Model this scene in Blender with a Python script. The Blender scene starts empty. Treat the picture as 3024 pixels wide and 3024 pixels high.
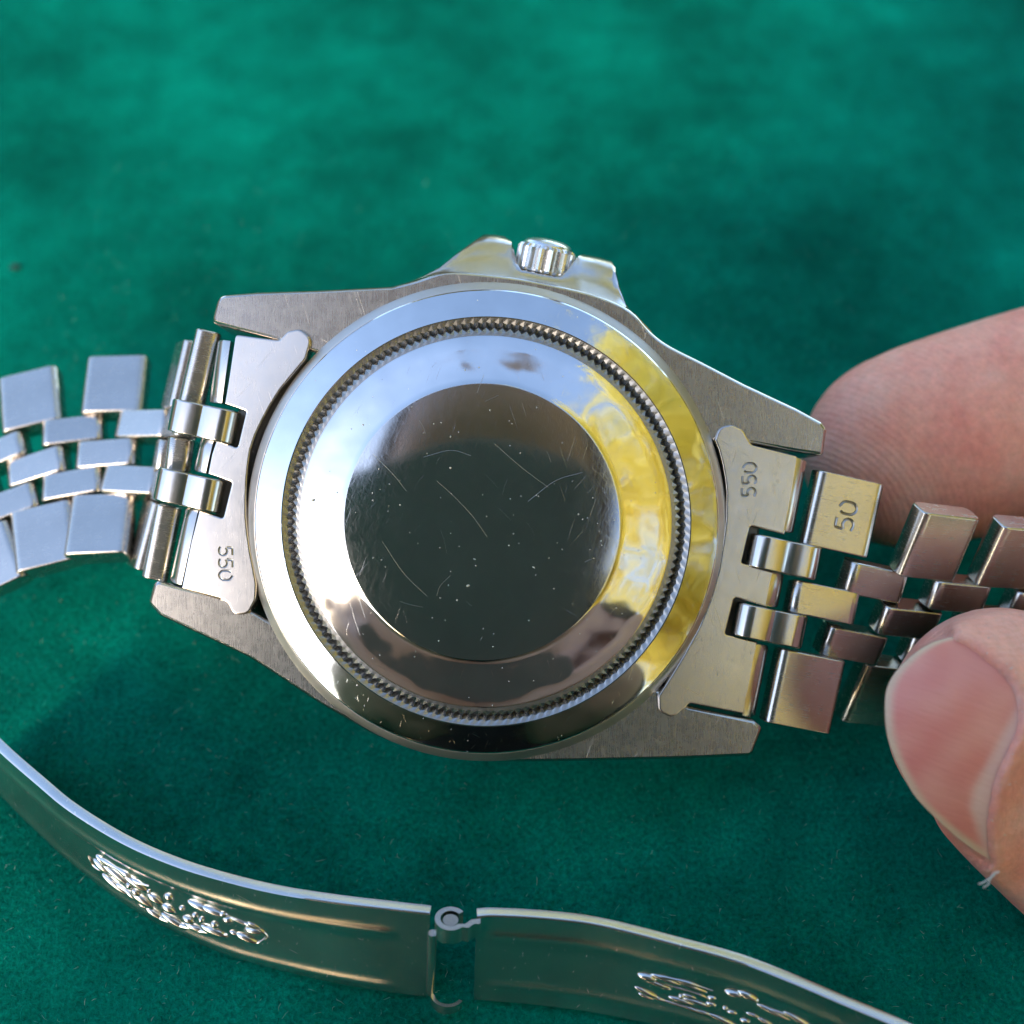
import bpy, bmesh, math, random
import numpy as np
from mathutils import Vector, Matrix, noise
from mathutils.bvhtree import BVHTree
R = math.radians
random.seed(7)
sc = bpy.context.scene
COL = sc.collection
MM = 0.001
# ---------------------------------------------------------------- camera frame (all lengths in mm, scaled by MM)
TILT = R(35); D = 105.0; H0 = 20.5; PXMM = 40.0
RIGHT = Vector((1, 0, 0)); UP = Vector((0, math.cos(TILT), math.sin(TILT))); BACK = Vector((0, -math.sin(TILT), math.cos(TILT)))
ROT = Matrix((RIGHT, UP, BACK)).transposed()
ORG = Vector((0, 0, H0))                       # centre of the case back, above the felt
def W(v): return ORG + ROT @ Vector(v)         # watch frame -> world (mm)
cam = bpy.data.objects.new('camera', bpy.data.cameras.new('camera')); COL.objects.link(cam)
cam.matrix_world = Matrix.Translation(W((0, 0, D)) * MM) @ ROT.to_4x4()
cam.data.sensor_width = 36; cam.data.angle = 2 * math.atan((1512 / PXMM) / D)
cam.data.clip_start = 0.005; cam.data.clip_end = 200
cam.data.dof.use_dof = True; cam.data.dof.focus_distance = (D - 0.5) * MM
cam.data.dof.aperture_fstop = cam.data.lens / 2.3
sc.camera = cam
# ---------------------------------------------------------------- world and light
SUN_DIR = Vector((-0.475, -0.72, 0.505)).normalized()    # towards the sun
wd = bpy.data.worlds.new('World'); sc.world = wd; wd.use_nodes = True
nt = wd.node_tree; bg = nt.nodes['Background']
sky = nt.nodes.new('ShaderNodeTexSky'); sky.sky_type = 'NISHITA'; sky.sun_disc = False
sky.sun_elevation = math.asin(SUN_DIR.z); sky.sun_rotation = math.atan2(SUN_DIR.x, SUN_DIR.y)
sky.dust_density = .8; sky.ozone_density = 1.0; sky.air_density = 1.0
nt.links.new(sky.outputs[0], bg.inputs[0]); bg.inputs[1].default_value = 0.15
sun = bpy.data.objects.new('sun', bpy.data.lights.new('sun', 'SUN')); COL.objects.link(sun)
sun.data.energy = .6; sun.data.angle = R(11); sun.data.color = (1, .80, .58)
sun.rotation_euler = SUN_DIR.to_track_quat('Z', 'Y').to_euler()
sc.view_settings.view_transform = 'Standard'; sc.view_settings.look = 'None'
sc.view_settings.exposure = 1.95; sc.view_settings.gamma = 1
sc.cycles.max_bounces = 8; sc.cycles.glossy_bounces = 6; sc.cycles.sample_clamp_indirect = 6
sc.cycles.caustics_reflective = False; sc.cycles.caustics_refractive = False
# ---------------------------------------------------------------- helpers
def P(px, py, z=0.0):
    """point of the watch frame (mm) whose depth is z and which the photo shows at px, py"""
    k = (D - z) / D / PXMM
    return Vector(((px - 1512) * k, (1512 - py) * k, z))
def PH(px, py, h):
    """the same for a point at height h (mm) above the felt"""
    d = ROT @ Vector(((px - 1512) / PXMM, (1512 - py) / PXMM, -D)); c = W((0, 0, D))
    t = (h - c.z) / d.z
    return ROT.transposed() @ (c + d * t - ORG)
def tag(o, label=None, cat=None, group=None, kind=None):
    if label: o['label'] = label
    if cat: o['category'] = cat
    if group: o['group'] = group
    if kind: o['kind'] = kind
    return o
def empty(name, label=None, cat=None, parent=None, mat=None):
    o = bpy.data.objects.new(name, None); COL.objects.link(o); o.empty_display_size = .005
    tag(o, label, cat)
    if parent: o.parent = parent
    if mat is not None: o.matrix_world = mat
    return o
def mesh_obj(name, verts, faces, mat, parent=None, smooth=35, local=True, scale=MM):
    me = bpy.data.meshes.new(name)
    me.from_pydata([tuple(Vector(v) * scale) for v in verts], [], faces); me.update()
    bm = bmesh.new(); bm.from_mesh(me)
    bmesh.ops.recalc_face_normals(bm, faces=bm.faces); bm.to_mesh(me); bm.free()
    if smooth: me.shade_smooth() if smooth >= 180 else (me.shade_smooth(), me.set_sharp_from_angle(angle=R(smooth)))
    if 0 < smooth < 180: fix_caps(me)
    me.materials.append(mat)
    o = bpy.data.objects.new(name, me); COL.objects.link(o)
    if parent: o.parent = parent
    return o
def fix_caps(me):
    """flat end caps keep a crisp outline"""
    sharp = set()
    for p in me.polygons:
        if p.loop_total > 6:
            p.use_smooth = False
            sharp.update(p.edge_keys)
    if sharp:
        for e in me.edges:
            if e.key in sharp: e.use_edge_sharp = True
def weighted(o):
    """large faces keep their own normal, the small rounding round them takes the blend"""
    md = o.modifiers.new('wn', 'WEIGHTED_NORMAL'); md.weight = 100; md.keep_sharp = True
    bpy.context.view_layer.update()
    me = bpy.data.meshes.new_from_object(o.evaluated_get(bpy.context.evaluated_depsgraph_get()))
    o.modifiers.clear(); o.data = me
    return o
class MB:
    def __init__(s): s.v = []; s.f = []
    def add(s, v, f):
        b = len(s.v); s.v += [Vector(x) for x in v]; s.f += [tuple(i + b for i in q) for q in f]
    def grid(s, rows, close=False, cap=False, loop=False):
        """rows of equal length joined by quads; close: each row is a ring; loop: last row joins first"""
        n = len(rows[0]); b = len(s.v)
        for r in rows: s.v += [Vector(x) for x in r]
        m = len(rows)
        for i in range(m if loop else m - 1):
            for j in range(n if close else n - 1):
                i2 = (i + 1) % m; j2 = (j + 1) % n
                s.f.append((b + i*n + j, b + i*n + j2, b + i2*n + j2, b + i2*n + j))
        if cap:
            s.f.append(tuple(b + j for j in range(n))[::-1]); s.f.append(tuple(b + (m-1)*n + j for j in range(n)))
    def build(s, name, mat, parent=None, smooth=35, scale=MM): return mesh_obj(name, s.v, s.f, mat, parent, smooth, scale=scale)
def catmull(pts, n=6, closed=False):
    out = []; m = len(pts); pts = [Vector(p) for p in pts]
    for i in range(m if closed else m - 1):
        p0 = pts[(i-1) % m] if (closed or i > 0) else pts[0]*2 - pts[1]
        p1 = pts[i]; p2 = pts[(i+1) % m]
        p3 = pts[(i+2) % m] if (closed or i + 2 < m) else pts[-1]*2 - pts[-2]
        for k in range(n):
            t = k / n
            out.append(.5 * ((2*p1) + (p2-p0)*t + (2*p0-5*p1+4*p2-p3)*t*t + (3*p1-p0-3*p2+p3)*t*t*t))
    if not closed: out.append(pts[-1].copy())
    return out
def rounded(pts, r, seg=4):
    """closed 2D polygon with rounded corners; r a number or a list"""
    out = []; n = len(pts)
    for i, p in enumerate(pts):
        p = Vector(p); a = Vector(pts[i-1]); b = Vector(pts[(i+1) % n])
        rr = r[i] if isinstance(r, (list, tuple)) else r
        da = (a - p); db = (b - p); la, lb = da.length, db.length
        if rr <= 0: out.append(p); continue
        da.normalize(); db.normalize()
        ang = da.angle(db); 
        t = min(rr / max(math.tan(ang/2), .05), la*.49, lb*.49)
        q0 = p + da*t; q1 = p + db*t
        for k in range(seg + 1):
            u = k / seg
            out.append(q0*(1-u)**2 + p*2*u*(1-u) + q1*u*u)
    return out
def area2(pts): return sum(pts[i-1].x*pts[i].y - pts[i].x*pts[i-1].y for i in range(len(pts))) / 2
def offset(pts, d):
    """shrink a closed 2D polygon by d"""
    s = 1 if area2(pts) > 0 else -1
    out = []; n = len(pts)
    for i in range(n):
        e0 = (pts[i] - pts[i-1]); e1 = (pts[(i+1) % n] - pts[i])
        if e0.length < 1e-6: e0 = e1
        if e1.length < 1e-6: e1 = e0
        e0.normalize(); e1.normalize()
        n0 = Vector((-e0.y, e0.x)) * s; n1 = Vector((-e1.y, e1.x)) * s
        m = n0 + n1
        if m.length < 1e-4: m = n0
        m.normalize(); k = d / max(m.dot(n0), .5)
        out.append(pts[i] + m * k)
    return out
def slab(mb, poly, layers):
    """closed 2D polygon swept through (z, inset) layers, capped both ends"""
    mb.grid([[Vector((q.x, q.y, z)) for q in offset(poly, d)] for z, d in layers], close=True, cap=True)
def lathe(mb, prof, n=200, c=(0, 0), shift=None, cap=True):
    rows = []
    for r, z in prof:
        sx = shift(r) if shift else 0
        rows.append([Vector((c[0] + sx + r*math.cos(2*math.pi*k/n), c[1] + r*math.sin(2*math.pi*k/n), z)) for k in range(n)])
    mb.grid(rows, close=True, cap=cap)
def frame(c, t, w):
    t = Vector(t).normalized(); w = Vector(w); w = (w - t*w.dot(t)).normalized(); n = t.cross(w)
    m = Matrix((t, w, n)).transposed().to_4x4(); m.translation = Vector(c) * MM
    return m
def tube(mb, pts, r, n=8, cap=True):
    pts = [Vector(p) for p in pts]; rows = []
    up = Vector((0, 0, 1))
    for i, p in enumerate(pts):
        t = (pts[min(i+1, len(pts)-1)] - pts[max(i-1, 0)]).normalized()
        a = t.cross(up)
        if a.length < .05: a = t.cross(Vector((0, 1, 0)))
        a.normalize(); b = t.cross(a)
        rr = r[i] if isinstance(r, (list, tuple)) else r
        rows.append([p + (a*math.cos(2*math.pi*k/n) + b*math.sin(2*math.pi*k/n)) * rr for k in range(n)])
    mb.grid(rows, close=True, cap=cap)
# ---------------------------------------------------------------- materials (coordinates in mm)
def nm(name):
    m = bpy.data.materials.new(name); m.use_nodes = True
    return m, m.node_tree, m.node_tree.nodes['Principled BSDF']
def N(t, typ, **kw):
    n = t.nodes.new(typ)
    for k, v in kw.items():
        if k.startswith('i_'):
            key = k[2:]; key = int(key) if key.isdigit() else key.replace('_', ' ')
            n.inputs[key].default_value = v
        else: setattr(n, k, v)
    return n
def coords(t, scale=(1, 1, 1), rot=(0, 0, 0)):
    tc = N(t, 'ShaderNodeTexCoord'); src = tc.outputs['Object']
    if any(rot):
        m0 = N(t, 'ShaderNodeMapping'); m0.inputs['Rotation'].default_value = rot; t.links.new(src, m0.inputs['Vector']); src = m0.outputs[0]
    mp = N(t, 'ShaderNodeMapping'); mp.inputs['Scale'].default_value = [s / MM for s in scale]
    t.links.new(src, mp.inputs['Vector']); return mp.outputs[0]
def noise_n(t, vec, scale, detail=3, rough=.5, dist=0):
    n = N(t, 'ShaderNodeTexNoise'); n.inputs['Scale'].default_value = scale; n.inputs['Detail'].default_value = detail
    n.inputs['Roughness'].default_value = rough; n.inputs['Distortion'].default_value = dist
    t.links.new(vec, n.inputs['Vector']); return n.outputs['Fac']
def ramp(t, fac, stops):
    r = N(t, 'ShaderNodeValToRGB'); e = r.color_ramp.elements
    while len(e) < len(stops): e.new(.5)
    for k, (p, c) in enumerate(stops):
        e[k].position = p; e[k].color = (c, c, c, 1) if isinstance(c, (int, float)) else (*c, 1)
    t.links.new(fac, r.inputs[0]); return r.outputs[0]
def rng(t, fac, a, b, lo, hi):
    m = N(t, 'ShaderNodeMapRange'); m.inputs[1].default_value = a; m.inputs[2].default_value = b
    m.inputs[3].default_value = lo; m.inputs[4].default_value = hi; t.links.new(fac, m.inputs[0]); return m.outputs[0]
def math_n(t, op, a, b=None):
    m = N(t, 'ShaderNodeMath'); m.operation = op
    for k, x in enumerate((a, b)):
        if x is None: continue
        if isinstance(x, (int, float)): m.inputs[k].default_value = x
        else: t.links.new(x, m.inputs[k])
    return m.outputs[0]
def bump(t, h, strength, dist, nrm=None):
    b = N(t, 'ShaderNodeBump'); b.inputs['Strength'].default_value = strength; b.inputs['Distance'].default_value = dist * MM
    t.links.new(h, b.inputs['Height'])
    if nrm is not None: t.links.new(nrm, b.inputs['Normal'])
    return b.outputs[0]
STEEL = (.60, .56, .51)
def scratches(t, amount=1.0):
    """fine random scratches: thin ridges of stretched noise in several directions"""
    outs = None
    for k, (rot, sx, sy, th) in enumerate(((1.9, .07, 7, .725), (1.25, .06, 8, .73), (.5, .06, 8, .75), (2.3, .08, 8, .735))):
        v = coords(t, (sx, sy, 1), (0, 0, rot))
        f = noise_n(t, v, 2.2, 2, .6, .15)
        s = rng(t, f, th, th + .035, 0, 1)
        outs = s if outs is None else math_n(t, 'MAXIMUM', outs, s)
    return outs
def specks(t, scale=1.6, size=.07):
    vo = N(t, 'ShaderNodeTexVoronoi'); vo.inputs['Scale'].default_value = scale; vo.inputs['Randomness'].default_value = 1
    t.links.new(coords(t), vo.inputs['Vector'])
    d = rng(t, vo.outputs['Distance'], size, size*.6, 0, 1)
    sep = N(t, 'ShaderNodeSeparateColor'); t.links.new(vo.outputs['Color'], sep.inputs[0])
    return math_n(t, 'MULTIPLY', d, rng(t, sep.outputs[0], .62, .66, 0, 1))
def metal(name, col=STEEL, rough=.1, brush=None, bstr=.25, wave=0, scr=0, spk=0, haze=0):
    m, t, p = nm(name)
    p.inputs['Metallic'].default_value = 1
    base = noise_n(t, coords(t), .35, 3)
    c = ramp(t, base, [(.3, tuple(x*.9 for x in col)), (.7, col)])
    rgh = rng(t, noise_n(t, coords(t), 1.3, 4), .3, .7, rough*.93, rough*1.08)
    nrm = None
    if brush:
        f = noise_n(t, coords(t, tuple(x*2.6 if x > 1.5 else x*.8 for x in brush)), 3.0, 3, .6)
        nrm = bump(t, f, bstr, .010)
        rgh = math_n(t, 'ADD', rgh, rng(t, f, .35, .7, -.02, .03))
    if wave:
        f = noise_n(t, coords(t), .22, 1.5); nrm = bump(t, f, 1, wave, nrm)
    if haze:       # dense hairline wear, finer than the single scratches
        h1 = noise_n(t, coords(t, (5, .45, 1), (0, 0, .35)), 2.2, 3, .7); h2 = noise_n(t, coords(t, (5, .5, 1), (0, 0, -.6)), 2.0, 3, .7)
        hz = math_n(t, 'MAXIMUM', rng(t, h1, .40, .80, 0, 1), rng(t, h2, .42, .80, 0, 1))
        rgh = math_n(t, 'ADD', rgh, math_n(t, 'MULTIPLY', hz, haze))
    if scr:
        s = scratches(t); nrm = bump(t, s, .6*scr, -.012, nrm)
        rgh = math_n(t, 'ADD', rgh, math_n(t, 'MULTIPLY', s, .25*scr))
    if spk:
        s = specks(t); nrm = bump(t, s, 1, .03*spk, nrm)
        mix = N(t, 'ShaderNodeMix'); mix.data_type = 'RGBA'; mix.inputs[7].default_value = (.62, .6, .5, 1)
        t.links.new(s, mix.inputs[0]); t.links.new(c, mix.inputs[6]); c = mix.outputs[2]
        t.links.new(math_n(t, 'SUBTRACT', 1.0, math_n(t, 'MULTIPLY', s, .8)), p.inputs['Metallic'])
    t.links.new(c, p.inputs['Base Color']); t.links.new(rgh, p.inputs['Roughness'])
    if nrm is not None: t.links.new(nrm, p.inputs['Normal'])
    return m
M_LUG = metal('brushed_case_steel', rough=.27, brush=(3.2, .22, 1), bstr=.30, scr=.8)
M_SIDE = metal('polished_case_steel', rough=.22, wave=.05)
M_ENDL = metal('stamped_end_link_steel', rough=.24, brush=(2.4, .5, 1), bstr=.10, scr=.4)
M_LINK = metal('brushed_link_steel', rough=.25, brush=(.25, 4.0, 1), bstr=.28, scr=.3)
M_KNUC = metal('smooth_knuckle_steel', rough=.20, brush=(.5, 3.0, 1), bstr=.10)
M_RING = metal('polished_back_steel', (.72, .71, .69), rough=.07, wave=.12, scr=.3, spk=.5)
M_CONE = metal('polished_cone_steel', (.72, .71, .69), rough=.07, wave=.16, scr=.22, spk=.8)
M_DISC = metal('scratched_disc_steel', (.60, .59, .57), rough=.06, brush=(3.5, .35, 1), bstr=.04, scr=.22, spk=.8, haze=.14)
M_GRIP = metal('recess_shade_steel', (.36, .355, .34), rough=.36)  # base colour darkened to stand for shade in tooth pits and link gaps
M_STEP = metal('turned_ring_steel', rough=.38, scr=.3)
M_CROWN = metal('crown_steel', (.8,.8,.79), rough=.28)
M_BLADE = metal('clasp_blade_steel', (.72, .71, .67), rough=.23, wave=.03, scr=.2)
M_ENG = metal('engraved_steel', (.42, .41, .39), rough=.3)

def felt_mat(name, sat=1.0):
    m, t, p = nm(name)
    big = noise_n(t, coords(t), .035, 4, .6)
    mid = noise_n(t, coords(t), .22, 4, .6)
    fine = noise_n(t, coords(t), 2.6, 5, .7)
    a = ramp(t, big, [(.30, (.0003, .088, .056)), (.70, (.0006, .27, .172))])
    b = ramp(t, mid, [(.3, .78), (.75, 1.2)])
    c = ramp(t, fine, [(.32, .55), (.68, 1.4)])
    def mul(x, y):
        mx = N(t, 'ShaderNodeMix'); mx.data_type = 'RGBA'; mx.blend_type = 'MULTIPLY'; mx.inputs[0].default_value = 1
        t.links.new(x, mx.inputs[6]); t.links.new(y, mx.inputs[7]); return mx.outputs[2]
    t.links.new(mul(mul(a, b), c), p.inputs['Base Color'])
    p.inputs['Roughness'].default_value = .95; p.inputs['Specular IOR Level'].default_value = .02
    h = math_n(t, 'ADD', math_n(t, 'MULTIPLY', fine, 1.0), math_n(t, 'MULTIPLY', mid, 1.2))
    t.links.new(bump(t, h, .9, .35), p.inputs['Normal'])
    return m
M_FELT = felt_mat('green_felt')
def plain(name, col, rough=.6, metal=0, noise_s=None, col2=None, scale=1.0, sss=0):
    m, t, p = nm(name)
    p.inputs['Roughness'].default_value = rough; p.inputs['Metallic'].default_value = metal
    if col2:
        f = noise_n(t, coords(t, (scale,)*3), noise_s or 1, 4, .6)
        t.links.new(ramp(t, f, [(.3, col), (.7, col2)]), p.inputs['Base Color'])
    else: p.inputs['Base Color'].default_value = (*col, 1)
    return m
def fibre_mat():
    m, t, p = nm('felt_fibre')
    oi = N(t, 'ShaderNodeAttribute'); oi.attribute_name = 'tone'
    c = ramp(t, oi.outputs['Fac'], [(0, (.0003, .05, .034)), (.75, (.0008, .17, .12)), (.965, (.003, .28, .20)), (1, (.35, .5, .42))])
    t.links.new(c, p.inputs['Base Color']); p.inputs['Roughness'].default_value = .8
    p.inputs['Specular IOR Level'].default_value = .05
    return m
M_FIBRE = fibre_mat()

# ---------------------------------------------------------------- the setting
def felt():
    n = 130; size = 900; rows = []
    xs = [math.copysign(abs(u)**2.2, u) * size/2 for u in np.linspace(-1, 1, n)]
    for yy in xs:
        rows.append([Vector((xx, yy + 40, .25*noise.noise(Vector((xx*.06, yy*.06, 0))))) for xx in xs])
    mb = MB(); mb.grid(rows)
    # the cloth folds over the table edge
    o = mb.build('felt', M_FELT, smooth=180); tag(o, 'green felt cloth spread under the watch', None, kind='structure')
    return o
felt()
def fibres():
    rnd = np.random.RandomState(3); n = 170000
    # denser towards the middle and lower part, where the nap can be told apart
    x = rnd.uniform(-48, 48, n); y = rnd.uniform(-52, 62, n)
    keep = rnd.rand(n) < np.where(y < 5, 1, np.clip(1 - (y-5)/70, .25, 1)); x = x[keep]; y = y[keep]; n = len(x)
    L = rnd.gamma(3, .11, n) + .12; az = rnd.uniform(0, 6.283, n); el = np.abs(rnd.normal(0, .45, n))
    wdt = rnd.uniform(.012, .026, n)
    dx = np.cos(az)*np.cos(el)*L; dy = np.sin(az)*np.cos(el)*L; dz = np.sin(el)*L*.8
    cv = rnd.normal(0, .25, n)
    px, py = -np.sin(az), np.cos(az)
    z0 = rnd.uniform(.0, .12, n)
    v = np.zeros((n, 5, 3), np.float32)
    v[:, 0] = np.stack([x - px*wdt/2, y - py*wdt/2, z0], 1)
    v[:, 1] = np.stack([x + px*wdt/2, y + py*wdt/2, z0], 1)
    mx = x + dx*.5 + px*cv*L*.5; my = y + dy*.5 + py*cv*L*.5; mz = z0 + dz*.65 + .05
    v[:, 2] = np.stack([mx + px*wdt/2, my + py*wdt/2, mz], 1)
    v[:, 3] = np.stack([mx - px*wdt/2, my - py*wdt/2, mz], 1)
    v[:, 4] = np.stack([x + dx, y + dy, z0 + dz], 1)
    v = v.reshape(-1, 3) * MM
    b = np.arange(n)[:, None] * 5
    quads = (b + np.array([[0, 1, 2, 3]])); tris = (b + np.array([[3, 2, 4]]))
    me = bpy.data.meshes.new('felt_nap')
    me.vertices.add(len(v)); me.vertices.foreach_set('co', v.ravel())
    loops = np.concatenate([quads, tris], 1).ravel().astype(np.int32)
    me.loops.add(len(loops)); me.loops.foreach_set('vertex_index', loops)
    tot = np.tile([4, 3], n).astype(np.int32); st = np.concatenate([[0], np.cumsum(tot)[:-1]]).astype(np.int32)
    me.polygons.add(2*n); me.polygons.foreach_set('loop_start', st); me.polygons.foreach_set('loop_total', tot)
    me.update(calc_edges=True); me.validate()
    at = me.attributes.new('tone', 'FLOAT', 'POINT'); at.data.foreach_set('value', np.repeat(rnd.rand(n), 5).astype(np.float32))
    me.materials.append(M_FIBRE)
    o = bpy.data.objects.new('felt_nap', me); COL.objects.link(o)
    tag(o, 'short green wool nap standing on the felt', None, kind='stuff')
fibres()

# ---------------------------------------------------------------- the watch
CX, CY = P(1437, 1540).xy
watch = empty('wristwatch', 'steel wristwatch lying face down with its scratched case back up and clasp unfolded', 'wristwatch',
              mat=Matrix.Translation(ORG * MM) @ ROT.to_4x4())
AX = Vector((math.cos(R(-12)), math.sin(R(-12)), 0)); WX = Vector((-AX.y, AX.x, 0))   # along the bracelet, and across it (towards the crown)

def case():
    c = Vector((CX, CY))
    def circ(p, q, r, n=10):
        a0 = math.atan2(p.y - c.y, p.x - c.x); a1 = math.atan2(q.y - c.y, q.x - c.x)
        d = (a1 - a0 + math.pi) % (2*math.pi) - math.pi
        return [c + Vector((math.cos(a0 + d*k/n), math.sin(a0 + d*k/n))) * r for k in range(n+1)]
    q = lambda pts: [P(*p).xy for p in pts]
    pts = []
    lug = rounded(q([(1158, 845), (940, 856), (760, 862), (644, 871), (622, 953), (694, 973), (823, 1006), (930, 1040)]), [0, 0, 0, .9, .5, 0, 0, 0], 5)
    pts += lug
    a = P(935, 1050).xy; b = P(840, 1880).xy
    pts += circ(a, b, 17.3, 24)[1:-1]
    pts += rounded(q([(760, 1812), (672, 1766), (516, 1728), (456, 1710), (436, 1782), (470, 1818), (736, 1943), (939, 2076), (1096, 2168)]), [0, 0, 0, .6, .4, .3, 0, 0, 0], 5)
    pts += [x.xy for x in catmull([P(*p) for p in [(1096, 2168), (1190, 2205), (1283, 2231), (1370, 2244), (1456, 2250), (1560, 2251), (1722, 2249)]], 3)][1:]
    pts += rounded(q([(1722, 2249), (2024, 2242), (2222, 2233), (2254, 2150), (2226, 2126), (2091, 2098), (2034, 2085), (1950, 2040)]), [0, 0, .5, .5, 0, 0, 0, 0], 5)[1:]
    a = P(1990, 2010).xy; b = P(2070, 1290).xy
    pts += circ(a, b, 17.3, 24)[1:-1]
    pts += rounded(q([(2130, 1290), (2221, 1311), (2360, 1336), (2432, 1346), (2443, 1266), (2428, 1246), (2355, 1206), (2199, 1133)]), [0, 0, 0, .3, .5, .4, 0, 0], 5)
    pts += [x.xy for x in catmull([P(*p) for p in [(2199, 1133), (2080, 1071), (1976, 1018), (1920, 975), (1862, 914), (1769, 872), (1650, 842), (1531, 819), (1420, 806), (1314, 801), (1230, 826), (1158, 845)]], 4)][1:-1]
    if area2(pts) < 0: pts = pts[::-1]
    mb = MB()
    slab(mb, pts, [(-6.4, .3), (-6.1, 0), (-.32, 0), (-.12, .07), (0, .26)])
    o = mb.build('case', M_LUG, watch, 42)
    # polished flanks
    o.data.materials.append(M_SIDE)
    for f in o.data.polygons:
        if f.normal.z < .97: f.material_index = 1
    weighted(o)
    # crown guards: a skirt that flares outwards below the back face
    I = catmull([P(*p, -.35) for p in [(1150, 850), (1235, 826), (1314, 803), (1420, 808), (1531, 821), (1650, 844), (1769, 874), (1862, 916), (1925, 980)]], 12)
    O = [(1150, 848), (1200, 835), (1250, 815), (1299, 788), (1346, 750), (1399, 712), (1428, 693), (1458, 693), (1490, 699), (1511, 714), (1519, 745), (1527, 775), (1540, 796), (1590, 806),
         (1640, 815), (1660, 813), (1675, 795), (1692, 772), (1707, 757), (1720, 752), (1765, 760), (1806, 772), (1817, 791), (1829, 848), (1847, 895), (1873, 935), (1925, 990)]
    tipd = {6: 24, 7: 28, 8: 26, 9: 18, 19: 18, 20: 24, 21: 24, 22: 14, 5: 10, 10: 8}
    rows = []
    L = [0]
    for k in range(1, len(O)): L.append(L[-1] + math.hypot(O[k][0]-O[k-1][0], O[k][1]-O[k-1][1]))
    xs = [p.x for p in I]
    def atx(x):
        k = min(range(len(I)), key=lambda i: abs(I[i].x - x)); return I[k]
    for i, (x, y) in enumerate(O):
        xi = x + (0.22*(1531 + 60 - x) if x < 1560 else 0) * 0
        inn = atx(P(x, y, -1.5).x)
        zt = -2.3
        far = min(1, max(0, (inn.y - P(x, y, zt).y) / -5)) if True else 0
        h = max(0, P(x, y, 0).y - inn.y)
        zt = -.45 - 1.7*min(1, h/2.8)
        d = tipd.get(i, 3)
        a = P(x, y + d, zt + .0); b = P(x, y, zt - (.12 + d*.036)); c_ = P(x, y, -6.6); 
        m1 = inn.lerp(a, .33); m1.z = inn.z + (a.z - inn.z)*.45; m2 = inn.lerp(a, .7); m2.z = inn.z + (a.z-inn.z)*.85
        inn2 = inn.copy(); inn2.z -= 5
        rows.append([inn2, inn, m1, m2, a, b, c_])
    g = MB(); g.grid(rows)
    g.build('crown_guard', M_SIDE, watch, 38)
    # flank of the case behind each end link
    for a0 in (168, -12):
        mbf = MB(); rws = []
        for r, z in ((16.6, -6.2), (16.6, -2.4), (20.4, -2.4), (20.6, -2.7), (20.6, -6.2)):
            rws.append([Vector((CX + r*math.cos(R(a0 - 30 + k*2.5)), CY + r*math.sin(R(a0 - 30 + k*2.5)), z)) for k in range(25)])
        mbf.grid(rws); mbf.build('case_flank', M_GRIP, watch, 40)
    # the front of the watch, underneath: bezel and crystal
    mb = MB(); lathe(mb, [(17.9, -6.2), (18.2, -6.8), (18.2, -8.3), (17.2, -9.4), (15.2, -9.7), (15.2, -9)], 120, (CX, CY)); mb.build('bezel', M_SIDE, watch)
    mb = MB(); lathe(mb, [(15.1, -9.2), (15.1, -11), (14.6, -11.5)], 96, (CX, CY)); mb.build('crystal', plain('dark_crystal', (.01, .01, .012), .03), watch)
case()

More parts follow.
